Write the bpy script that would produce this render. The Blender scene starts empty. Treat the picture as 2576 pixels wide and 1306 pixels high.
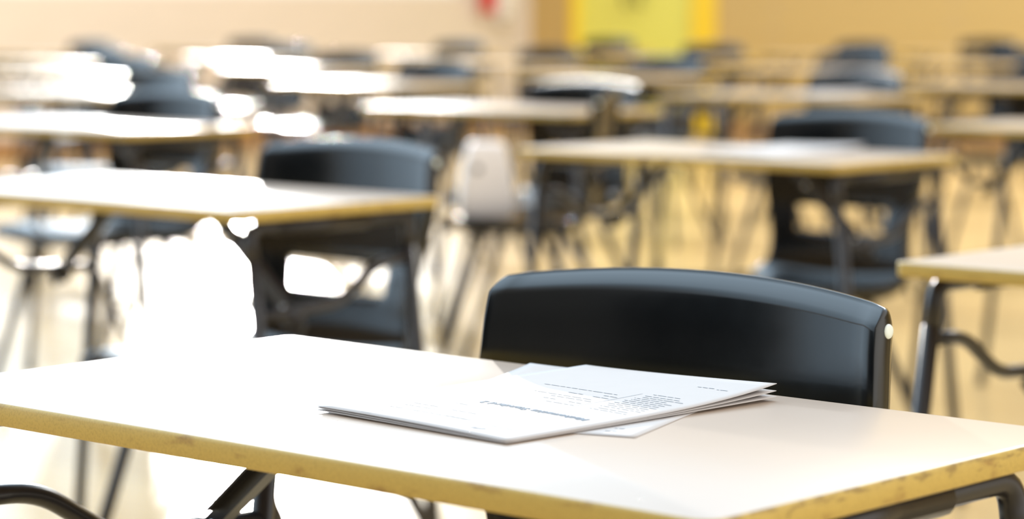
import bpy, bmesh, math, random
from mathutils import Vector, Matrix

random.seed(7)
SC = bpy.context.scene
COL = SC.collection
PI = math.pi

# ------------------------------------------------------------------ layout
YAW = math.radians(-41.957)                      # direction of the desks' long side
A = Vector((math.cos(YAW), math.sin(YAW), 0))    # along a desk
N = Vector((-A.y, A.x, 0))                       # from a desk's open side to its chair
DESK_L, DESK_D, DESK_Z, TOP_T = 0.843, 0.4447, 0.72, 0.018
CAM_Z = 1.032
PITCH = math.radians(5.6043)
C1 = Vector((-0.04478, 2.00161, 0))
FILE_STEP, ROW_STEP = 1.9798, 1.47177
CORNER = Vector((0.155, 21.5, 0))                # where the two far walls meet
WALL_H = 7.0


# ------------------------------------------------------------------ helpers
def link(o):
    COL.objects.link(o)
    return o


def mesh_obj(name, bm, mats, parent=None, smooth=True, autosmooth=None):
    me = bpy.data.meshes.new(name)
    bmesh.ops.recalc_face_normals(bm, faces=bm.faces[:]) if autosmooth != 'keep' else None
    bm.to_mesh(me)
    bm.free()
    if not isinstance(mats, (list, tuple)):
        mats = [mats]
    for m in mats:
        me.materials.append(m)
    for p in me.polygons:
        p.use_smooth = smooth
    o = link(bpy.data.objects.new(name, me))
    if parent:
        o.parent = parent
    return o


def sharp(o, deg=35):
    me = o.data
    bm = bmesh.new()
    bm.from_mesh(me)
    for e in bm.edges:
        if len(e.link_faces) == 2 and e.calc_face_angle(0) > math.radians(deg):
            e.smooth = False
    bm.to_mesh(me)
    bm.free()
    return o


def tag(o, label=None, cat=None, group=None, kind=None):
    if label: o['label'] = label
    if cat: o['category'] = cat
    if group: o['group'] = group
    if kind: o['kind'] = kind
    return o


def empty(name, loc, rz=0):
    o = link(bpy.data.objects.new(name, None))
    o.location = loc
    o.rotation_euler = (0, 0, rz)
    o.empty_display_size = 0.1
    return o


def copy_tree(o, parent=None):
    c = o.copy()
    COL.objects.link(c)
    if parent:
        c.parent = parent
    for ch in list(o.children):
        copy_tree(ch, c)
    return c


def add_box(bm, x0, x1, y0, y1, z0, z1, M=None, mi=0):
    vs = [bm.verts.new((x, y, z)) for z in (z0, z1) for y in (y0, y1) for x in (x0, x1)]
    if M is not None:
        for v in vs: v.co = M @ v.co
    for f in ((0, 2, 3, 1), (4, 5, 7, 6), (0, 1, 5, 4), (2, 6, 7, 3), (0, 4, 6, 2), (1, 3, 7, 5)):
        fc = bm.faces.new([vs[i] for i in f])
        fc.material_index = mi


def fillet(pts, r, k=6):
    pts = [Vector(p) for p in pts]
    out = [pts[0]]
    for i in range(1, len(pts) - 1):
        p, a, b = pts[i], pts[i - 1], pts[i + 1]
        d1, d2 = (a - p), (b - p)
        q = min(r, d1.length * .49, d2.length * .49)
        s, e = p + d1.normalized() * q, p + d2.normalized() * q
        for j in range(k + 1):
            t = j / k
            out.append(s * (1 - t) ** 2 + p * 2 * t * (1 - t) + e * t * t)
    out.append(pts[-1])
    return out


def add_tube(bm, pts, r, seg=12, caps=True, flat=None):
    """sweep a round (or flattened) section along pts"""
    pts = [Vector(p) for p in pts]
    rings = []
    up = Vector((0, 0, 1))
    prev = None
    for i, p in enumerate(pts):
        t = (pts[min(i + 1, len(pts) - 1)] - pts[max(i - 1, 0)]).normalized()
        if prev is None:
            ref = up if abs(t.z) < .9 else Vector((1, 0, 0))
            u = t.cross(ref).normalized()
        else:
            u = (prev - t * prev.dot(t)).normalized()
        prev = u
        w = t.cross(u)
        ru, rw = (r, r) if flat is None else flat
        rings.append([bm.verts.new(p + u * ru * math.cos(2 * PI * k / seg) + w * rw * math.sin(2 * PI * k / seg))
                      for k in range(seg)])
    for a, b in zip(rings, rings[1:]):
        for k in range(seg):
            bm.faces.new((a[k], a[(k + 1) % seg], b[(k + 1) % seg], b[k]))
    if caps:
        bm.faces.new(rings[0][::-1])
        bm.faces.new(rings[-1])


def add_lathe(bm, prof, M=None, seg=20):
    rings = []
    for r, z in prof:
        rings.append([bm.verts.new((r * math.cos(2 * PI * k / seg), r * math.sin(2 * PI * k / seg), z)) for k in range(seg)])
    if M is not None:
        for rg in rings:
            for v in rg: v.co = M @ v.co
    for a, b in zip(rings, rings[1:]):
        for k in range(seg):
            bm.faces.new((a[k], a[(k + 1) % seg], b[(k + 1) % seg], b[k]))
    bm.faces.new(rings[0][::-1])
    bm.faces.new(rings[-1])


def rounded_rect(hx, hy, r, k=6):
    pts = []
    for cx, cy, a0 in ((hx - r, hy - r, 0), (-hx + r, hy - r, 90), (-hx + r, -hy + r, 180), (hx - r, -hy + r, 270)):
        for j in range(k + 1):
            t = math.radians(a0 + 90 * j / k)
            pts.append((cx + r * math.cos(t), cy + r * math.sin(t)))
    return pts


# ------------------------------------------------------------------ materials
def new_mat(name):
    m = bpy.data.materials.new(name)
    m.use_nodes = True
    nt = m.node_tree
    b = nt.nodes['Principled BSDF']
    return m, nt, b


def simple(name, rgb, rough=.5, metal=0., spec=.5, coat=0., noise=None, scale=30, rough_var=0.):
    m, nt, b = new_mat(name)
    b.inputs['Base Color'].default_value = (*rgb, 1)
    b.inputs['Roughness'].default_value = rough
    b.inputs['Metallic'].default_value = metal
    b.inputs['Specular IOR Level'].default_value = spec
    b.inputs['Coat Weight'].default_value = coat
    if noise or rough_var:
        tc = nt.nodes.new('ShaderNodeTexCoord')
        nz = nt.nodes.new('ShaderNodeTexNoise')
        nz.inputs['Scale'].default_value = scale
        nz.inputs['Detail'].default_value = 5
        nt.links.new(tc.outputs['Object'], nz.inputs['Vector'])
        if noise:
            rp = nt.nodes.new('ShaderNodeValToRGB')
            rp.color_ramp.elements[0].position = .3
            rp.color_ramp.elements[1].position = .7
            rp.color_ramp.elements[0].color = (*noise, 1)
            rp.color_ramp.elements[1].color = (*rgb, 1)
            nt.links.new(nz.outputs['Fac'], rp.inputs['Fac'])
            nt.links.new(rp.outputs['Color'], b.inputs['Base Color'])
        if rough_var:
            mr = nt.nodes.new('ShaderNodeMapRange')
            mr.inputs['To Min'].default_value = rough - rough_var
            mr.inputs['To Max'].default_value = rough + rough_var
            nt.links.new(nz.outputs['Fac'], mr.inputs['Value'])
            nt.links.new(mr.outputs['Result'], b.inputs['Roughness'])
    return m


M_LAM = simple('beige_laminate', (.525, .425, .345), rough=.31, noise=(.515, .415, .335), scale=14)
M_STEEL = simple('black_enamelled_steel', (.014, .013, .017), rough=.32, rough_var=.05, scale=60)
M_CHAIR = simple('black_polypropylene', (.0022, .0035, .0045), rough=.17, rough_var=.03, scale=40, spec=.50)
M_PLUG = simple('pale_plastic_plug', (.82, .90, .86), rough=.4)
M_RIVET = simple('bright_rivet', (.75, .76, .78), rough=.25, metal=1)
M_PAPER = simple('white_paper', (.56, .535, .53), rough=.7, spec=.2, noise=(.55, .525, .52), scale=60)
M_INK = simple('grey_print', (.26, .30, .35), rough=.7, spec=.2)
M_INKT = simple('slate_title_print', (.07, .13, .20), rough=.7, spec=.2)
M_RED = simple('red_enamel', (.62, .05, .05), rough=.35)
M_WHITE = simple('white_enamel', (.8, .78, .76), rough=.4)
M_BAG = simple('pale_pink_canvas', (.93, .89, .885), rough=.4, noise=(.91, .87, .865), scale=40)
M_FRAME = simple('white_window_frame', (.8, .8, .8), rough=.4)
M_DOOR = simple('yellow_door_paint', (.74, .72, .13), rough=.45, noise=(.72, .70, .13), scale=4)
M_DFRAME = simple('deep_yellow_frame_paint', (.86, .60, .02), rough=.45)
M_NAVY = simple('dark_reflection_navy', (.012, .014, .022), rough=.6)  # invented dark tone for the black chair back to mirror
M_SKIRT = simple('brown_skirting', (.30, .15, .05), rough=.5)


def edge_mat():
    m, nt, b = new_mat('stained_fibreboard_edge')
    tc = nt.nodes.new('ShaderNodeTexCoord')
    n1 = nt.nodes.new('ShaderNodeTexNoise'); n1.inputs['Scale'].default_value = 26; n1.inputs['Detail'].default_value = 6
    n2 = nt.nodes.new('ShaderNodeTexNoise'); n2.inputs['Scale'].default_value = 500; n2.inputs['Detail'].default_value = 2
    mp = nt.nodes.new('ShaderNodeMapping'); mp.inputs['Scale'].default_value = (1, 1, 2.6)
    nt.links.new(tc.outputs['Object'], mp.inputs['Vector'])
    nt.links.new(mp.outputs['Vector'], n1.inputs['Vector'])
    nt.links.new(tc.outputs['Object'], n2.inputs['Vector'])
    r1 = nt.nodes.new('ShaderNodeValToRGB')
    e = r1.color_ramp.elements
    e[0].position = .22; e[0].color = (.30, .16, .04, 1)
    e[1].position = .42; e[1].color = (.58, .415, .105, 1)
    nt.links.new(n1.outputs['Fac'], r1.inputs['Fac'])
    r2 = nt.nodes.new('ShaderNodeValToRGB')
    e = r2.color_ramp.elements
    e[0].position = .30; e[0].color = (.55, .50, .45, 1)
    e[1].position = .55; e[1].color = (1, 1, 1, 1)
    nt.links.new(n2.outputs['Fac'], r2.inputs['Fac'])
    sp = nt.nodes.new('ShaderNodeSeparateXYZ'); nt.links.new(tc.outputs['Object'], sp.inputs['Vector'])
    ab = nt.nodes.new('ShaderNodeMath'); ab.operation = 'ABSOLUTE'; nt.links.new(sp.outputs['X'], ab.inputs[0])
    gt = nt.nodes.new('ShaderNodeMath'); gt.operation = 'GREATER_THAN'; gt.inputs[1].default_value = .4195
    nt.links.new(ab.outputs[0], gt.inputs[0])
    n3 = nt.nodes.new('ShaderNodeTexNoise'); n3.inputs['Scale'].default_value = 95; n3.inputs['Detail'].default_value = 7
    m3 = nt.nodes.new('ShaderNodeMapping'); m3.inputs['Scale'].default_value = (1, .55, 2.2)
    nt.links.new(tc.outputs['Object'], m3.inputs['Vector']); nt.links.new(m3.outputs['Vector'], n3.inputs['Vector'])
    zr = nt.nodes.new('ShaderNodeMapRange')                       # grime gathers along the rubbed top rim
    zr.inputs['From Min'].default_value = .706; zr.inputs['From Max'].default_value = .7185
    zr.inputs['To Min'].default_value = .30; zr.inputs['To Max'].default_value = .56
    nt.links.new(sp.outputs['Z'], zr.inputs['Value'])
    ls = nt.nodes.new('ShaderNodeMath'); ls.operation = 'SUBTRACT'
    nt.links.new(zr.outputs['Result'], ls.inputs[0]); nt.links.new(n3.outputs['Fac'], ls.inputs[1])
    sc = nt.nodes.new('ShaderNodeMath'); sc.operation = 'MULTIPLY'; sc.inputs[1].default_value = 9; sc.use_clamp = True
    nt.links.new(ls.outputs[0], sc.inputs[0])
    ms = nt.nodes.new('ShaderNodeMath'); ms.operation = 'MULTIPLY'; nt.links.new(sc.outputs[0], ms.inputs[0]); nt.links.new(gt.outputs[0], ms.inputs[1])
    mw = nt.nodes.new('ShaderNodeMath'); mw.operation = 'MULTIPLY'; mw.inputs[1].default_value = .55; nt.links.new(ms.outputs[0], mw.inputs[0])
    mz_ = nt.nodes.new('ShaderNodeMix'); mz_.data_type = 'RGBA'
    nt.links.new(mw.outputs[0], mz_.inputs[0])
    nt.links.new(r1.outputs['Color'], mz_.inputs[6])
    mz_.inputs[7].default_value = (.16, .09, .03, 1)
    mx = nt.nodes.new('ShaderNodeMix'); mx.data_type = 'RGBA'; mx.blend_type = 'MULTIPLY'
    mx.inputs[0].default_value = .35
    nt.links.new(mz_.outputs[2], mx.inputs[6])
    nt.links.new(r2.outputs['Color'], mx.inputs[7])
    nt.links.new(mx.outputs[2], b.inputs['Base Color'])
    b.inputs['Roughness'].default_value = .45
    return m


M_EDGE = edge_mat()


def floor_mat():
    m, nt, b = new_mat('varnished_timber_floor')
    tc = nt.nodes.new('ShaderNodeTexCoord')
    mp = nt.nodes.new('ShaderNodeMapping')
    mp.inputs['Rotation'].default_value = (0, 0, -YAW)
    nt.links.new(tc.outputs['Object'], mp.inputs['Vector'])
    br = nt.nodes.new('ShaderNodeTexBrick')
    br.inputs['Color1'].default_value = (.64, .46, .215, 1)
    br.inputs['Color2'].default_value = (.60, .42, .19, 1)
    br.inputs['Mortar'].default_value = (.42, .28, .12, 1)
    br.inputs['Scale'].default_value = 1
    br.inputs['Mortar Size'].default_value = .002
    br.inputs['Brick Width'].default_value = 1.6
    br.inputs['Row Height'].default_value = .085
    nt.links.new(mp.outputs['Vector'], br.inputs['Vector'])
    nt.links.new(br.outputs['Color'], b.inputs['Base Color'])
    b.inputs['Roughness'].default_value = .24
    b.inputs['Specular IOR Level'].default_value = .75
    return m


def wall_mat(name, c1, c2, c3):
    m, nt, b = new_mat(name)
    tc = nt.nodes.new('ShaderNodeTexCoord')
    br = nt.nodes.new('ShaderNodeTexBrick')
    br.inputs['Color1'].default_value = (*c1, 1)
    br.inputs['Color2'].default_value = (*c2, 1)
    br.inputs['Mortar'].default_value = (*c3, 1)
    br.inputs['Scale'].default_value = 1
    br.inputs['Mortar Size'].default_value = .005
    br.inputs['Brick Width'].default_value = .24
    br.inputs['Row Height'].default_value = .086
    sp = nt.nodes.new('ShaderNodeSeparateXYZ')
    cb = nt.nodes.new('ShaderNodeCombineXYZ')
    nt.links.new(tc.outputs['Object'], sp.inputs['Vector'])
    ad = nt.nodes.new('ShaderNodeMath'); ad.operation = 'ADD'
    nt.links.new(sp.outputs['X'], ad.inputs[0]); nt.links.new(sp.outputs['Y'], ad.inputs[1])
    nt.links.new(ad.outputs[0], cb.inputs['X']); nt.links.new(sp.outputs['Z'], cb.inputs['Y'])
    nt.links.new(cb.outputs['Vector'], br.inputs['Vector'])
    nt.links.new(br.outputs['Color'], b.inputs['Base Color'])
    b.inputs['Roughness'].default_value = .55
    return m


def glass_mat():
    m = bpy.data.materials.new('clear_window_glass')
    m.use_nodes = True
    nt = m.node_tree
    nt.nodes.clear()
    out = nt.nodes.new('ShaderNodeOutputMaterial')
    tr = nt.nodes.new('ShaderNodeBsdfTransparent')
    gl = nt.nodes.new('ShaderNodeBsdfGlossy'); gl.inputs['Roughness'].default_value = .02
    lw = nt.nodes.new('ShaderNodeFresnel'); lw.inputs['IOR'].default_value = 1.3
    mx = nt.nodes.new('ShaderNodeMixShader')
    nt.links.new(lw.outputs[0], mx.inputs[0])
    nt.links.new(tr.outputs[0], mx.inputs[1])
    nt.links.new(gl.outputs[0], mx.inputs[2])
    nt.links.new(mx.outputs[0], out.inputs['Surface'])
    return m


M_FLOOR, M_GLASS = floor_mat(), glass_mat()
M_WALL = wall_mat('tan_painted_brick', (.55, .385, .135), (.53, .37, .13), (.52, .37, .15))
M_WALL_LIT = wall_mat('lit_painted_brick', (.66, .585, .50), (.64, .57, .485), (.64, .57, .495))  # tan wall paint lightened to stand in for brighter, hazier light

# ------------------------------------------------------------------ setting
bm = bmesh.new()
f0 = [CORNER - N * 40 - A * .2, CORNER - N * 40 + A * 22, CORNER + N * .2 + A * 22, CORNER + N * .2 - A * .2]
lo = [bm.verts.new((p.x, p.y, -.12)) for p in f0]
hi = [bm.verts.new((p.x, p.y, 0)) for p in f0]
bm.faces.new(hi); bm.faces.new(lo[::-1])
for k in range(4):
    bm.faces.new((lo[k], lo[(k + 1) % 4], hi[(k + 1) % 4], hi[k]))
tag(mesh_obj('floor', bm, M_FLOOR, smooth=False), kind='structure')

# frame of the window wall: local x runs from the corner towards the camera side, y out of the room
ML = Matrix.Translation(CORNER) @ Matrix(((-N.x, -A.x, 0, 0), (-N.y, -A.y, 0, 0), (0, 0, 1, 0), (0, 0, 0, 1)))
# frame of the door wall: local x runs from the corner to the right, y out of the room
MB = Matrix.Translation(CORNER) @ Matrix(((A.x, N.x, 0, 0), (A.y, N.y, 0, 0), (0, 0, 1, 0), (0, 0, 0, 1)))
SILL, HEAD = 1.105, 5.6
WINS = [((.78 if k == 0 else .95 + 5.02 * k), .95 + 5.02 * k + 4.92) for k in range(5)]
SILLS = [SILL] + [.12] * 4
END = 26.5
bm = bmesh.new()
add_box(bm, -.2, END, 0, .2, HEAD, WALL_H, ML)
xs = [-.2] + [v for w in WINS for v in w] + [END]
for k in range(0, len(xs), 2):
    add_box(bm, xs[k], xs[k + 1], 0, .2, 0, HEAD, ML)
for (x0, x1), z in zip(WINS, SILLS):
    add_box(bm, x0, x1, 0, .2, 0, z, ML)
tag(mesh_obj('wall_left', bm, M_WALL_LIT, smooth=False), kind='structure')
bm = bmesh.new()
add_box(bm, END, 40, 0, .2, 0, WALL_H, ML)
tag(mesh_obj('dark_reflected_wall', bm, M_NAVY, smooth=False), kind='structure')  # unseen stretch added dark so the near chair back reflects black
for k, (x0, x1) in enumerate(WINS):
    bm = bmesh.new()
    t = .04
    z0 = SILLS[k]
    for a0, a1 in ((x0, x0 + t), (x1 - t, x1), ((x0 + x1) / 2 - t / 2, (x0 + x1) / 2 + t / 2)):
        add_box(bm, a0, a1, .10, .16, z0, HEAD, ML)
    for zz in (z0, HEAD - t):
        add_box(bm, x0, x1, .105, .155, zz, zz + t, ML)
    w = tag(mesh_obj('window_%d' % (k + 1), bm, M_FRAME, smooth=False), kind='structure')
    bm = bmesh.new()
    add_box(bm, x0 + .02, x1 - .02, .127, .133, z0 + .02, HEAD - .02, ML)
    mesh_obj('pane', bm, M_GLASS, w, smooth=False)
D0, D1 = .494, 1.678
bm = bmesh.new()
add_box(bm, 0, D0 - .06, 0, .2, 0, WALL_H, MB)
add_box(bm, D1 + .23, 22, 0, .2, 0, WALL_H, MB)
add_box(bm, D0 - .06, D1 + .23, 0, .2, 2.2, WALL_H, MB)
tag(mesh_obj('wall_back', bm, M_WALL, smooth=False), kind='structure')
bm = bmesh.new()
mid = (D0 + D1) / 2
add_box(bm, D0, mid - .003, .03, .075, .01, 2.1, MB)
add_box(bm, mid + .003, D1, .03, .075, .01, 2.1, MB)
dr = tag(mesh_obj('door_1', bm, M_DOOR, smooth=False), kind='structure')
bm = bmesh.new()
add_box(bm, D0 - .06, D0, -.015, .2, 0, 2.2, MB)
add_box(bm, D1, D1 + .23, -.015, .2, 0, 2.2, MB)
add_box(bm, D0, D1, -.015, .2, 2.1, 2.2, MB)
mesh_obj('door_frame', bm, M_DFRAME, dr, smooth=False)
bm = bmesh.new()
for s in (-1, 1):
    add_tube(bm, [MB @ Vector((mid + s * .07, .03, 1.02)), MB @ Vector((mid + s * .07, -.03, 1.02)),
                  MB @ Vector((mid + s * .07, -.03, 1.22)), MB @ Vector((mid + s * .07, .03, 1.22))], .011, 10)
mesh_obj('door_handle', bm, M_STEEL, dr)
bm = bmesh.new()
add_box(bm, 0, 40, -.016, 0, 0, .11, ML)
tag(mesh_obj('baseboard_left', bm, M_SKIRT, smooth=False), kind='structure')
bm = bmesh.new()
add_box(bm, 0.017, D0 - .06, -.016, 0, 0, .11, MB)
add_box(bm, D1 + .23, 22, -.016, 0, 0, .11, MB)
tag(mesh_obj('baseboard_back', bm, M_SKIRT, smooth=False), kind='structure')


# ------------------------------------------------------------------ wall fittings by the corner
def on_left(x, y, z):
    return ML @ Vector((x, y, z))


ex = empty('fire_extinguisher', on_left(.62, -.095, .96), math.atan2(-N.y, -N.x))
tag(ex, 'red fire extinguisher hung on the tan wall left of the yellow door', 'fire extinguisher')
bm = bmesh.new()
add_lathe(bm, [(.03, 0), (.058, .004), (.062, .02), (.062, .33), (.055, .37), (.03, .40), (.022, .41), (.022, .43)])
mesh_obj('cylinder', bm, M_RED, ex)
bm = bmesh.new()
add_lathe(bm, [(.02, .43), (.024, .432), (.024, .47), (.012, .475)])
add_tube(bm, fillet([(0, 0, .455), (0, .0, .49), (.09, 0, .51)], .02), .008, 8)
add_tube(bm, fillet([(0, 0, .465), (.10, 0, .455)], .02), .007, 8)
mesh_obj('valve_handle', bm, M_STEEL, ex)
bm = bmesh.new()
add_tube(bm, fillet([(-.02, 0, .455), (-.08, 0, .45), (-.085, 0, .15)], .05), .009, 8)
mesh_obj('hose', bm, M_STEEL, ex)
bm = bmesh.new()
add_box(bm, -.02, .02, .03, .0945, .25, .30)
mesh_obj('wall_bracket', bm, M_STEEL, ex, smooth=False)
ex.rotation_euler.z = math.atan2(-N.y, -N.x)

wb = empty('dispenser_box', on_left(.40, -.0, .88), math.atan2(-N.y, -N.x))
tag(wb, 'small white box fixed to the wall between the red extinguisher and the corner', 'wall box')
bm = bmesh.new()
pr = rounded_rect(.065, .05, .02, 5)
rings = [[bm.verts.new((x * s, y * s + .052, z)) for x, y in pr] for z, s in ((0, .86), (.012, 1), (.30, 1), (.32, .9))]
for a_, b_ in zip(rings, rings[1:]):
    for k in range(len(pr)):
        bm.faces.new((a_[k], a_[(k + 1) % len(pr)], b_[(k + 1) % len(pr)], b_[k]))
bm.faces.new(rings[0][::-1]); bm.faces.new(rings[-1])
sharp(mesh_obj('housing', bm, M_WHITE, wb))
bm = bmesh.new()
add_box(bm, -.04, .04, .095, .1035, .03, .05)
mesh_obj('slot', bm, M_STEEL, wb, smooth=False)


# ------------------------------------------------------------------ desk
def end_pts(s, f):      # mirrored end: s = +1 right end, -1 left end (the desk is the same turned by half a turn)
    return [Vector((s * x * 1.0, s * y, z)) for x, y, z in f]


LEG_TOP_X, LEG_FOOT_X, LEG_Y, RAIL_Z = .392, .472, .172, .6902


def leg_x(z):
    return LEG_FOOT_X + (LEG_TOP_X - LEG_FOOT_X) * z / .69


def make_desk():
    root = empty('exam_desk', (0, 0, 0))
    hx, hy = DESK_L / 2, DESK_D / 2
    inner = rounded_rect(hx - .0018, hy - .0018, .0122, 6)
    bm = bmesh.new()
    rings = []
    for z, ins in ((DESK_Z - TOP_T, 0), (DESK_Z - .0006, 0), (DESK_Z, .0012)):
        rr = rounded_rect(hx - .0018 - ins, hy - .0018 - ins, .0122 - ins, 6)
        rings.append([bm.verts.new((x, y, z)) for x, y in rr])
    n = len(inner)
    for a_, b_ in zip(rings, rings[1:]):
        for k in range(n):
            bm.faces.new((a_[k], a_[(k + 1) % n], b_[(k + 1) % n], b_[k]))
    bm.faces.new(rings[0][::-1]); bm.faces.new(rings[-1])
    sharp(mesh_obj('desktop', bm, M_LAM, root), 30)
    bm = bmesh.new()
    rings = []
    for z, ins in ((DESK_Z - TOP_T + .0002, .0018), (DESK_Z - TOP_T + .0002, .0012), (DESK_Z - TOP_T + .0015, 0), (DESK_Z - .0030, 0), (DESK_Z - .0014, .0004), (DESK_Z - .0004, .0014), (DESK_Z - .0002, .0018)):
        rr = rounded_rect(hx - ins, hy - ins, .014 - ins, 6)
        rings.append([bm.verts.new((x, y, z)) for x, y in rr])
    for a_, b_ in zip(rings, rings[1:] + rings[:1]):
        for k in range(n):
            bm.faces.new((a_[k], a_[(k + 1) % n], b_[(k + 1) % n], b_[k]))
    sharp(mesh_obj('edge_band', bm, M_EDGE, root), 50)
    for s in (1, -1):
        bm = bmesh.new()
        zl = .640
        add_tube(bm, fillet([(s * leg_x(zl), -LEG_Y, zl), (s * LEG_TOP_X, -LEG_Y, RAIL_Z), (s * LEG_TOP_X, LEG_Y, RAIL_Z), (s * leg_x(zl), LEG_Y, zl)], .034), .0108, 14)
        mesh_obj('end_rail', bm, M_STEEL, root)
        for ys in (-1, 1):
            bm = bmesh.new()
            add_tube(bm, [(s * leg_x(zl), ys * LEG_Y, zl), (s * leg_x(.012), ys * LEG_Y, .012)], .0108, 14)
            lg = mesh_obj('leg', bm, M_STEEL, root)
            bm = bmesh.new()
            add_lathe(bm, [(.0105, 0), (.013, .002), (.013, .03), (.011, .034)], Matrix.Translation((s * leg_x(.01), ys * LEG_Y, 0)), 14)
            mesh_obj('foot_cap', bm, M_STEEL, lg)
        # z-shaped brace between the two legs
        x = lambda z: leg_x(z)
        bm = bmesh.new()
        add_tube(bm, fillet(end_pts(s, [(x(.622), .172, .622), (x(.618), .095, .618), (x(.562), .005, .562), (x(.553), -.172, .553)]), .03), .0090, 12)
        mesh_obj('brace', bm, M_STEEL, root)
        # sleeve on the rail
        bm = bmesh.new()
        add_tube(bm, end_pts(s, [(LEG_TOP_X, -.115, RAIL_Z - .0020), (LEG_TOP_X, .079, RAIL_Z - .0020)]), .0130, 14)
        mesh_obj('sleeve', bm, M_STEEL, root)
        # folding strut of flat bar with rivets
        p0, p1 = Vector((.405, -.094, .548)), Vector((.232, -.098, .694))
        d = (p1 - p0).normalized()
        side = Vector((0, 1, 0))
        upv = d.cross(side).normalized()
        M = Matrix(((d.x, side.x, upv.x, p0.x), (d.y, side.y, upv.y, p0.y), (d.z, side.z, upv.z, p0.z), (0, 0, 0, 1)))
        L = (p1 - p0).length

        def turn(bm):
            if s < 0:
                for v in bm.verts: v.co = Vector((-v.co.x, -v.co.y, v.co.z))
            return bm
        bm = bmesh.new()
        add_box(bm, -.03, L, -.0025, .0025, -.010, .010, M)
        add_box(bm, .035, L, .0025, .013, -.010, -.0075, M)
        add_box(bm, .035, L, .0025, .013, .0075, .010, M)
        st = mesh_obj('strut', turn(bm), M_STEEL, root, smooth=False)
        for q in (.10, .42, .80):
            bm = bmesh.new()
            for sg in (1, -1):
                R = M @ Matrix.Translation((L * q, -.0025 * sg, 0)) @ Matrix.Rotation(math.radians(90 * sg), 4, 'X')
                if sg > 0 or q < .2:
                    add_lathe(bm, [(.0045, -.001), (.0045, .001), (.0032, .0026), (.0012, .0034)], R, 10)
                if q >= .2: break
            tag(mesh_obj('rivet', turn(bm), M_RIVET, st), 'bright rivet')
        bm = bmesh.new()
        add_box(bm, .388, .424, -.112, -.080, .530, .566)
        bmesh.ops.bevel(bm, geom=bm.edges[:], offset=.008, segments=2, affect='EDGES')
        mesh_obj('joint_bracket', turn(bm), M_STEEL, root)
        bm = bmesh.new()
        add_box(bm, .205, .262, -.125, -.072, .694, .7018)
        mesh_obj('hinge_plate', turn(bm), M_STEEL, root, smooth=False)
    return root


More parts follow.
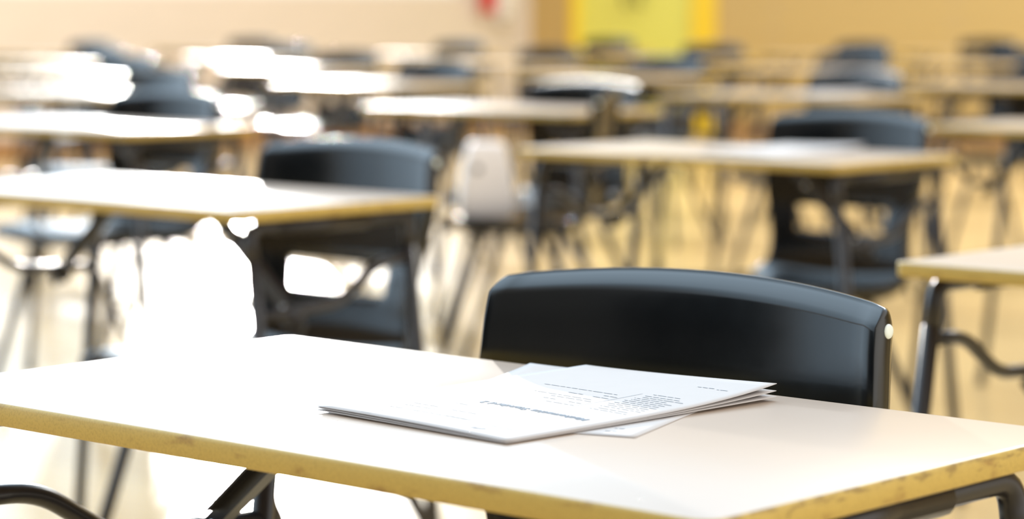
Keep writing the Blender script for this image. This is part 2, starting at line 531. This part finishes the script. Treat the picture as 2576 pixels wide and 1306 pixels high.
# ------------------------------------------------------------------ chair
def make_chair():
    root = empty('school_chair', (0, 0, 0))
    # profile from the front of the seat to the top of the back: y, z, half width, side curl, arch
    key = [(-.215, .418, .178), (-.205, .434, .195), (-.17, .443, .203), (-.08, .442, .204), (.03, .434, .202), (.12, .433, .196),
           (.168, .446, .188), (.190, .475, .182), (.202, .52, .180), (.213, .57, .186), (.226, .63, .201), (.236, .69, .210),
           (.2405, .7235, .2095), (.2435, .7475, .2080), (.2475, .7665, .2065)]

    def cr(t):
        t = max(0, min(len(key) - 1.0001, t))
        i = int(t); f = t - i
        P = [key[max(0, min(len(key) - 1, i + k))] for k in (-1, 0, 1, 2)]
        return [.5 * (2 * P[1][c] + (P[2][c] - P[0][c]) * f + (2 * P[0][c] - 5 * P[1][c] + 4 * P[2][c] - P[3][c]) * f * f
                      + (3 * P[1][c] - P[0][c] - 3 * P[2][c] + P[3][c]) * f ** 3) for c in range(3)]
    rows = []
    S = 3
    for k in range((len(key) - 1) * S + 1):
        y, z, w = cr(k / S)
        rows.append((y, z, w))
    y0, z0, w0 = key[-1]
    for yy, zz, ww in ((.2485, .7700, .2062), (.2515, .7730, .2058), (.2560, .7765, .2050), (.2605, .7797, .2038), (.2645, .7823, .2022), (.2680, .7843, .2005)):
        rows.append((yy, zz, ww))                # chamfered top leaning back above a ridge
    NU = 26
    G = []
    zs_slot = (.538, .594)
    for r, (y, z, w) in enumerate(rows):
        back = max(0, min(1, (z - .46) / .14))
        arch = max(0, min(1, (z - .60) / .17)) ** 1.5
        row = []
        for c in range(NU + 1):
            u = -1 + 2 * c / NU
            u = math.copysign(abs(u) ** .9, u)
            yy = y - back * (.027 * u * u + .0028 * abs(u) ** 24)
            zz = z + arch * .0140 * (1 - u * u) + (1 - back) * (.012 * u * u - .004)
            row.append(Vector((u * w, yy, zz)))
        G.append(row)
    bm = bmesh.new()
    V = [[bm.verts.new(p) for p in row] for row in G]
    NR = len(rows)
    for r in range(NR - 1):
        for c in range(NU):
            zc = (rows[r][1] + rows[r + 1][1]) / 2
            uc = abs((G[r][c].x + G[r][c + 1].x) / 2) / rows[r][2]
            t = (zc - zs_slot[0]) / (zs_slot[1] - zs_slot[0])
            if 0 < t < 1 and uc < .68 - .05 * abs(2 * t - 1) and rows[r][0] > .1:
                continue
            bm.faces.new((V[r][c], V[r][c + 1], V[r + 1][c + 1], V[r + 1][c]))
    # rolled flange round the rim
    rim = [(0, c) for c in range(NU + 1)] + [(r, NU) for r in range(1, NR)] + [(NR - 1, c) for c in range(NU - 1, -1, -1)] + [(r, 0) for r in range(NR - 2, 0, -1)]

    def du(r, c):
        return (G[r][min(c + 1, NU)] - G[r][max(c - 1, 0)]).normalized()

    def dv(r, c):
        return (G[min(r + 1, NR - 1)][c] - G[max(r - 1, 0)][c]).normalized()
    prof = ((.0010, .012), (.0018, .06), (.0024, .22), (.0028, .52), (.0024, .82), (.0010, 1.0))
    loops = [[V[r][c] for r, c in rim]]
    m = len(rim)
    for o_, b_ in prof:
        lp = []
        for k, (r, c) in enumerate(rim):
            p = G[r][c]
            a_, b2 = G[rim[k - 1][0]][rim[k - 1][1]], G[rim[(k + 1) % m][0]][rim[(k + 1) % m][1]]
            nrm = du(r, min(max(c, 1), NU - 1)).cross(dv(min(max(r, 1), NR - 2), c)).normalized()
            out = (b2 - a_).normalized().cross(nrm).normalized()
            bk = max(0, min(1, (rows[r][1] - .45) / .10))
            dirv = (-nrm * (1 - bk) + Vector((0, .985, -.17)) * bk).normalized()
            lean = max(0, (rows[r][0] - .2475) / .0205) if rows[r][1] > .7665 else 0
            depth = .027 - .0195 * min(1, lean)
            if bk > .5: out = Vector((out.x, 0, 0)) if c in (0, NU) else Vector((0, 0, max(0, out.z)))
            lp.append(bm.verts.new(p + out * o_ + dirv * (b_ * depth)))
        loops.append(lp)
    for a_, b2 in zip(loops, loops[1:]):
        for k in range(m):
            bm.faces.new((a_[k], a_[(k + 1) % m], b2[(k + 1) % m], b2[k]))
    sh = mesh_obj('seat_shell', bm, M_CHAIR, root)
    md = sh.modifiers.new('Solidify', 'SOLIDIFY')
    md.thickness = .0035
    md.offset = -1
    for s in (1, -1):                             # end plugs in the sides of the back
        bm = bmesh.new()
        R = Matrix.Translation((s * .2070, .2352, .7655)) @ Matrix.Rotation(s * math.radians(90), 4, 'Y')
        add_lathe(bm, [(.0062, -.003), (.0062, .0022), (.0055, .0032), (.002, .0034)], R, 18)
        tag(mesh_obj('plug', bm, M_PLUG, root), 'pale round plug')
        bm = bmesh.new()
        add_tube(bm, fillet([(s * .165, -.14, .421), (s * .165, .13, .412)], .03), .0105, 12)
        mesh_obj('seat_rail', bm, M_STEEL, root)
        for y0_, y1_ in ((-.08, -.215), (.07, .31)):
            bm = bmesh.new()
            add_tube(bm, [(s * .168, y0_, .413), (s * .205, y1_, .003)], .0115, 12)
            mesh_obj('leg', bm, M_STEEL, root)
    bm = bmesh.new()
    for y in (-.10, .09):
        add_tube(bm, [(-.168, y, .412), (.168, y, .412)], .009, 10)
    mesh_obj('cross_rail', bm, M_STEEL, root)
    return root


# ------------------------------------------------------------------ rows of desks and chairs
OFF = {(1, 1): (.02, -.239), (1, 2): (-.01, .096), (0, 1): (.101, -.186), (2, 3): (.102, .031), (2, 2): (-.214, -.219),
       (2, 4): (.031, .038), (1, 3): (.208, .142)}


def centre(i, j):
    o = OFF.get((i, j), (0, 0))
    return C1 - A * FILE_STEP * i + N * ROW_STEP * j + (A * o[0] + N * o[1]) * .312


ORD = ['first', 'second', 'third', 'fourth', 'fifth', 'sixth', 'seventh', 'eighth', 'ninth', 'tenth']
FILES = {0: [0, 1], 1: [1, 2, 3], 2: [2, 3, 4, 5, 6], 3: [3, 4, 5, 6, 7, 8], 4: [4, 5, 6, 7, 8, 9], 5: [5, 6, 7, 8], 6: [6, 7]}
CHAIRS = [(0, 0), (1, 1), (1, 2), (2, 2), (2, 3), (2, 4), (2, 5), (3, 3), (3, 4), (3, 5), (3, 6), (3, 7),
          (4, 4), (4, 5), (4, 6), (4, 7), (4, 8), (4, 9), (5, 5), (5, 6), (5, 7), (5, 8), (6, 6), (6, 7)]
CHAIR_OFF = {(0, 0): (-.015, .077, 1.6), (1, 1): (0.115, .08, 0), (1, 2): (.08, .07, -2), (2, 3): (.05, .07, 2)}
DESK_LABEL = {(0, 0): 'large near beige exam desk with a stack of exam papers on it',
              (0, 1): 'beige exam desk cut off by the right frame edge, behind the near chair',
              (1, 1): 'beige exam desk, half bleached by window light, left of the near chair',
              (1, 2): 'beige exam desk with white papers, directly beyond the near black chair',
              (1, 3): 'third beige desk in the second file, its corner at the right frame edge'}
CHAIR_LABEL = {(0, 0): 'near black moulded chair tucked behind the desk with the paper stack',
               (1, 1): 'black moulded chair with a slotted back at the half bleached left desk',
               (1, 2): 'black moulded chair behind the desk with white papers beyond the near chair'}
desk0, chair0 = make_desk(), make_chair()
first_d = first_c = True
for i, js in FILES.items():
    for k, j in enumerate(js):
        c = centre(i, j)
        d = desk0 if first_d else copy_tree(desk0)
        first_d = False
        d.location = c
        d.rotation_euler = (0, 0, YAW + math.radians(0 if (i, j) == (0, 0) else random.uniform(-.8, .8)))
        tag(d, DESK_LABEL.get((i, j), 'beige exam desk, %s from the front in the %s file counting leftwards' % (ORD[k], ORD[i])),
            'desk', 'exam desks in diagonal files')
        if (i, j) in CHAIRS:
            ch = chair0 if first_c else copy_tree(chair0)
            first_c = False
            ox, oy, rz = CHAIR_OFF.get((i, j), (random.uniform(-.05, .05), random.uniform(.06, .14), random.uniform(-6, 6)))
            ch.location = c + A * ox + N * oy
            ch.rotation_euler = (0, 0, YAW + math.radians(rz))
            tag(ch, CHAIR_LABEL.get((i, j), 'black moulded chair at the %s desk from the front, %s file counting leftwards' % (ORD[k], ORD[i])),
                'chair', 'black moulded chairs at the exam desks')

# a chair pulled out into the aisle, side on, with a pale bag on its seat
ac = copy_tree(chair0)
ac.location = (.035, 7.24, 0)
ac.rotation_euler = (0, 0, math.radians(-100))
tag(ac, 'black moulded chair turned side on in the aisle, carrying a pale bag', 'chair', 'black moulded chairs at the exam desks')
bag = empty('canvas_bag', (-.072, 7.23, .4435), math.radians(8))
tag(bag, 'small pale pinkish bag standing on the side-on chair in the aisle', 'bag')
bm = bmesh.new()
rings = []
for z, hx, hy in ((0, .068, .050), (.008, .078, .056), (.06, .078, .056), (.13, .068, .046), (.18, .056, .034), (.20, .050, .026), (.207, .040, .016)):
    rings.append([bm.verts.new((x, y, z)) for x, y in rounded_rect(hx, hy, min(hx, hy) * .45, 5)])
n_ = len(rings[0])
for a_, b_ in zip(rings, rings[1:]):
    for k in range(n_):
        bm.faces.new((a_[k], a_[(k + 1) % n_], b_[(k + 1) % n_], b_[k]))
bm.faces.new(rings[0][::-1]); bm.faces.new(rings[-1])
mesh_obj('bag_body', bm, M_BAG, bag)
bm = bmesh.new()
add_lathe(bm, [(.010, -.004), (.010, .003), (.006, .005)], Matrix.Translation((-.030, -.049, .135)) @ Matrix.Rotation(math.radians(90), 4, 'X'), 14)
mesh_obj('clasp', bm, M_STEEL, bag)


# ------------------------------------------------------------------ exam papers
PW, PH = .21, .297                                # a4 sheet: s across from the fold, t down from the head


def bil(c00, c10, c01, c11, s, t):
    return c00 * (1 - s) * (1 - t) + c10 * s * (1 - t) + c01 * (1 - s) * t + c11 * s * t


def cover_z(s, t):
    return bil(.0030, .0050, .0046, .0080, s, t) + .0095 * (1 - s) ** 1.3 * t ** 4 + .0016 * math.sin(PI * s) * (1 - t) * .6


def mid_z(s, t):
    return bil(.0024, .0040, .0036, .0070, s, t) + .0048 * (1 - s) ** 1.3 * t ** 4


def low_z(s, t):
    return bil(.0017, .0022, .0028, .0060, s, t) + .0008 * (1 - s) * t ** 4


def sheet(zf, thick, ns=22, nt=28, inset=0.):
    bm = bmesh.new()
    top, bot = [], []
    for r in range(nt + 1):
        t = r / nt
        ra, rb = [], []
        for c in range(ns + 1):
            s = c / ns
            z = zf(s, t)
            ra.append(bm.verts.new((s * (PW - inset), t * (PH - inset), z)))
            rb.append(bm.verts.new((s * (PW - inset), t * (PH - inset), z - thick)))
        top.append(ra); bot.append(rb)
    for r in range(nt):
        for c in range(ns):
            bm.faces.new((top[r][c], top[r][c + 1], top[r + 1][c + 1], top[r + 1][c]))
            bm.faces.new((bot[r][c], bot[r + 1][c], bot[r + 1][c + 1], bot[r][c + 1]))
    ed = [(0, c) for c in range(ns)] + [(r, ns) for r in range(nt)] + [(nt, c) for c in range(ns, 0, -1)] + [(r, 0) for r in range(nt, 0, -1)]
    for k in range(len(ed)):
        (r0, c0), (r1, c1) = ed[k], ed[(k + 1) % len(ed)]
        bm.faces.new((top[r1][c1], top[r0][c0], bot[r0][c0], bot[r1][c1]))
    return bm


def text_mesh(body, size, s0, t0, zf, align='LEFT', space=1.0):
    """lettering laid on the sheet: reads along +s, its head towards t = 0"""
    cu = bpy.data.curves.new('lettering', 'FONT')
    cu.body = body
    cu.size = size
    cu.align_x = align
    cu.space_character = space
    cu.resolution_u = 3
    cu.offset = size * .04
    o = link(bpy.data.objects.new('lettering', cu))
    dg = bpy.context.evaluated_depsgraph_get()
    me = bpy.data.meshes.new_from_object(o.evaluated_get(dg))
    bpy.data.objects.remove(o)
    bm = bmesh.new()
    bm.from_mesh(me)
    bpy.data.meshes.remove(me)
    bmesh.ops.subdivide_edges(bm, edges=[e for e in bm.edges if e.calc_length() > .006], cuts=1)
    for v in bm.verts:
        s, t = s0 + v.co.x, t0 - v.co.y
        v.co = (s, t, zf(s / PW, t / PH) + .00025)
    return bm


def lines_mesh(lines, zf, h=.0011, rnd=None):
    """small print too fine to read: broken strokes"""
    rnd = rnd or random.Random(3)
    bm = bmesh.new()
    for s0, s1, t in lines:
        s = s0
        while s < s1 - .001:
            w = min(rnd.uniform(.0035, .0105), s1 - s)
            q = [bm.verts.new((a_, b_, zf(a_ / PW, b_ / PH) + .00025)) for a_, b_ in ((s, t), (s + w, t), (s + w, t + h), (s, t + h))]
            bm.faces.new(q)
            s += w + .0013
    return bm


PRINT = [(.0215, .0646, .033), (.0265, .0422, .024), (.152, .1635, .0049), (.152, .1633, .020), (.081, .1676, .0372), (.1304, .1668, .051),
         (.1384, .167, .061), (.0938, .1209, .0590), (.0764, .1045, .038), (.1288, .142, .083),
         (.0708, .1033, .1398), (.0724, .0875, .1500), (.1011, .1154, .1505), (.0731, .1171, .1612), (.0792, .142, .1680),
         (.0725, .0889, .1799), (.1011, .1187, .1810), (.0712, .0877, .1884), (.0796, .1603, .1976),
         (.0158, .0545, .1405), (.0205, .0528, .1465), (.0144, .0569, .1545), (.0155, .0560, .1605), (.0174, .0600, .1665), (.0150, .0590, .1725), (.0180, .0560, .1785),
         (.0174, .0600, .1845), (.0160, .0580, .1905), (.0267, .0600, .1965), (.0150, .0570, .2025), (.0240, .0600, .2085), (.0300, .0600, .2160), (.0190, .0302, .2590), (.0345, .0520, .2610)]


def make_booklet(name='exam_booklet'):
    root = empty(name, (0, 0, 0))
    tag(mesh_obj('inner_pages', sheet(mid_z, .0005, inset=.0008), M_PAPER, root))
    mesh_obj('back_cover', sheet(low_z, .0006), M_PAPER, root)
    cv = mesh_obj('front_cover', sheet(cover_z, .0005, inset=.0004), M_PAPER, root)
    tag(mesh_obj('title_lettering', text_mesh('Mathematics Standard 2', .0112, .0195, .106, cover_z, space=1.04), M_INKT, cv, smooth=False), 'slate blue title')
    tag(mesh_obj('small_print', lines_mesh(PRINT, cover_z), M_INK, cv, smooth=False), 'fine grey print', kind='stuff')
    bm = bmesh.new()
    add = lambda a0, a1, b0, b1: bm.faces.new([bm.verts.new((x, y, cover_z(x / PW, y / PH) + .00025)) for x, y in ((a0, b0), (a1, b0), (a1, b1), (a0, b1))])
    for q in range(6):
        t0 = .1372 + q * .0776 / 6
        add(.0677, .0683, t0, t0 + .0776 / 6)
    mesh_obj('ruled_line', bm, M_INK, cv, smooth=False)
    bm = bmesh.new()                              # folded-ribbon emblem at the head of the cover
    for x0, y0, x1, y1 in ((.043, .018, .049, .022), (.047, .016, .052, .020), (.052, .0175, .057, .021)):
        bm.faces.new([bm.verts.new((x, y, cover_z(x / PW, y / PH) + .00025)) for x, y in ((x0, y1), ((x0 + x1) / 2, y1 + .001), (x1, y0), ((x0 + x1) / 2, y0 - .0005))])
    mesh_obj('emblem', bm, M_INK, cv, smooth=False)
    return root


ang_u = math.radians(134.2)                       # direction across the sheet in the room
book = make_booklet()
PB = Matrix(((math.cos(ang_u), math.cos(math.radians(44.2)), 0, 0), (math.sin(ang_u), math.sin(math.radians(44.2)), 0, 0), (0, 0, 1, 0), (0, 0, 0, 1)))


# the sheet frame (s, t, up) is left handed, so flip the meshes once into a right-handed frame: x = t, y = s
def swap(o):
    if o.type == 'MESH':
        for v in o.data.vertices:
            v.co = (v.co.y, v.co.x, v.co.z)
        o.data.flip_normals()
    for ch in o.children:
        swap(ch)


swap(book)
book.location = (-.004, 1.83, DESK_Z)
book.rotation_euler = (0, 0, math.radians(44.2))
tag(book, 'white exam booklet titled Mathematics Standard 2 lying on the near desk', 'exam paper', 'exam papers on the desks')


def low_sheet(s, t):
    return .0007 + .0048 * max(0, s) ** 3 * t ** 3 * 1.0


under = empty('exam_sheet', (0, 0, 0))
b1 = mesh_obj('page', sheet(low_sheet, .0005), M_PAPER, under)
for a_, b_, t_ in ((.020, .030, .017), (.020, .028, .031), (.060, .070, .031)):
    mesh_obj('printed_word', lines_mesh([(a_, b_, t_)], low_sheet, .0014, random.Random(1)), M_INK, b1, smooth=False)
swap(under)
under.location = (.0885, 1.8593, DESK_Z)
under.rotation_euler = (0, 0, math.radians(66.3))
tag(under, 'white sheet slanting out from under the exam booklet on the near desk', 'exam paper', 'exam papers on the desks')

for key, label in (((1, 2), 'white exam booklet on the desk directly beyond the near black chair'),
                   ((2, 4), 'distant white exam booklet on the third desk of the third file')):
    b = copy_tree(book)
    c = centre(*key)
    b.location = c + (Vector((-.004, 1.83, 0)) - C1) + A * .04 + Vector((0, 0, DESK_Z))
    tag(b, label, 'exam paper', 'exam papers on the desks')

# ------------------------------------------------------------------ light
w = bpy.data.worlds.new('sky')
SC.world = w
w.use_nodes = True
nt = w.node_tree
bg = nt.nodes['Background']
tc = nt.nodes.new('ShaderNodeTexCoord')
dp = nt.nodes.new('ShaderNodeVectorMath'); dp.operation = 'DOT_PRODUCT'
dv_ = (Vector((-.45, .85, 0.1))).normalized()
dp.inputs[1].default_value = dv_
nt.links.new(tc.outputs['Generated'], dp.inputs[0])
mr = nt.nodes.new('ShaderNodeMapRange')           # bright sky round the low sun
mr.interpolation_type = 'SMOOTHSTEP'
mr.inputs['From Min'].default_value = .05
mr.inputs['From Max'].default_value = .9
mr.inputs['To Min'].default_value = .21
mr.inputs['To Max'].default_value = 4.0
nt.links.new(dp.outputs['Value'], mr.inputs['Value'])
sx = nt.nodes.new('ShaderNodeSeparateXYZ')
nt.links.new(tc.outputs['Generated'], sx.inputs['Vector'])
mz = nt.nodes.new('ShaderNodeMapRange')           # paler towards the zenith
mz.inputs['From Min'].default_value = 0
mz.inputs['From Max'].default_value = 1
mz.inputs['To Min'].default_value = 0
mz.inputs['To Max'].default_value = .6
nt.links.new(sx.outputs['Z'], mz.inputs['Value'])
ad = nt.nodes.new('ShaderNodeMath'); ad.operation = 'ADD'
nt.links.new(mr.outputs['Result'], ad.inputs[0])
nt.links.new(mz.outputs['Result'], ad.inputs[1])
dr_ = nt.nodes.new('ShaderNodeVectorMath'); dr_.operation = 'DOT_PRODUCT'     # open bright side on the right
dr_.inputs[1].default_value = (.93, -.35, .1)
nt.links.new(tc.outputs['Generated'], dr_.inputs[0])
mrr = nt.nodes.new('ShaderNodeMapRange')
mrr.inputs['From Min'].default_value = .1
mrr.inputs['From Max'].default_value = 1
mrr.inputs['To Min'].default_value = 0
mrr.inputs['To Max'].default_value = 1.9
nt.links.new(dr_.outputs['Value'], mrr.inputs['Value'])
ad2 = nt.nodes.new('ShaderNodeMath'); ad2.operation = 'ADD'
nt.links.new(ad.outputs[0], ad2.inputs[0])
nt.links.new(mrr.outputs['Result'], ad2.inputs[1])
nt.links.new(ad2.outputs[0], bg.inputs['Strength'])
mc = nt.nodes.new('ShaderNodeMix'); mc.data_type = 'RGBA'
ml = nt.nodes.new('ShaderNodeMapRange')
ml.inputs['From Min'].default_value = .05
ml.inputs['From Max'].default_value = .45
nt.links.new(dp.outputs['Value'], ml.inputs['Value'])
nt.links.new(ml.outputs['Result'], mc.inputs[0])
mc.inputs[6].default_value = (1, .95, .88, 1)
mc.inputs[7].default_value = (.64, .83, 1, 1)
nt.links.new(mc.outputs[2], bg.inputs['Color'])

sun = bpy.data.lights.new('low_sun', 'SUN')
sun.energy = 3.3
sun.angle = math.radians(.6)
sun.color = (1, .96, .90)
so = link(bpy.data.objects.new('low_sun', sun))
elev = math.radians(10)
hd = Vector((.10, -1, 0)).normalized()
dirv = Vector((hd.x * math.cos(elev), hd.y * math.cos(elev), -math.sin(elev)))
so.rotation_euler = dirv.to_track_quat('-Z', 'Y').to_euler()
so.location = (-2, 18, 6)

for x_, y_ in ((-2.4, 13.5), (5.2, 12.0), (4.6, 14.2)):      # unseen fill lights added over the far half to brighten the walls
    al = bpy.data.lights.new('far_wall_fill', 'AREA')
    al.shape = 'RECTANGLE'
    al.size, al.size_y = 1.6, .4
    al.energy = 380
    al.color = (1, .97, .92)
    ao = link(bpy.data.objects.new('far_wall_fill', al))
    ao.location = (x_, y_, 6.4)
    ao.rotation_euler = (0, 0, YAW)

# ------------------------------------------------------------------ camera
cam = bpy.data.cameras.new('camera')
cam.sensor_width = 36
cam.sensor_fit = 'HORIZONTAL'
cam.lens = 6564.6 / 2576 * 36
cam.clip_end = 100
cam.dof.use_dof = True
cam.dof.focus_distance = 2.05
cam.dof.aperture_fstop = 4.4
co = link(bpy.data.objects.new('camera', cam))
co.location = (0, 0, CAM_Z)
co.rotation_euler = (PI / 2 - PITCH, 0, 0)
SC.camera = co

vs = SC.view_settings
vs.view_transform = 'Standard'
vs.look = 'None'
vs.exposure = -0.1
vs.gamma = 1
vs.use_curve_mapping = False
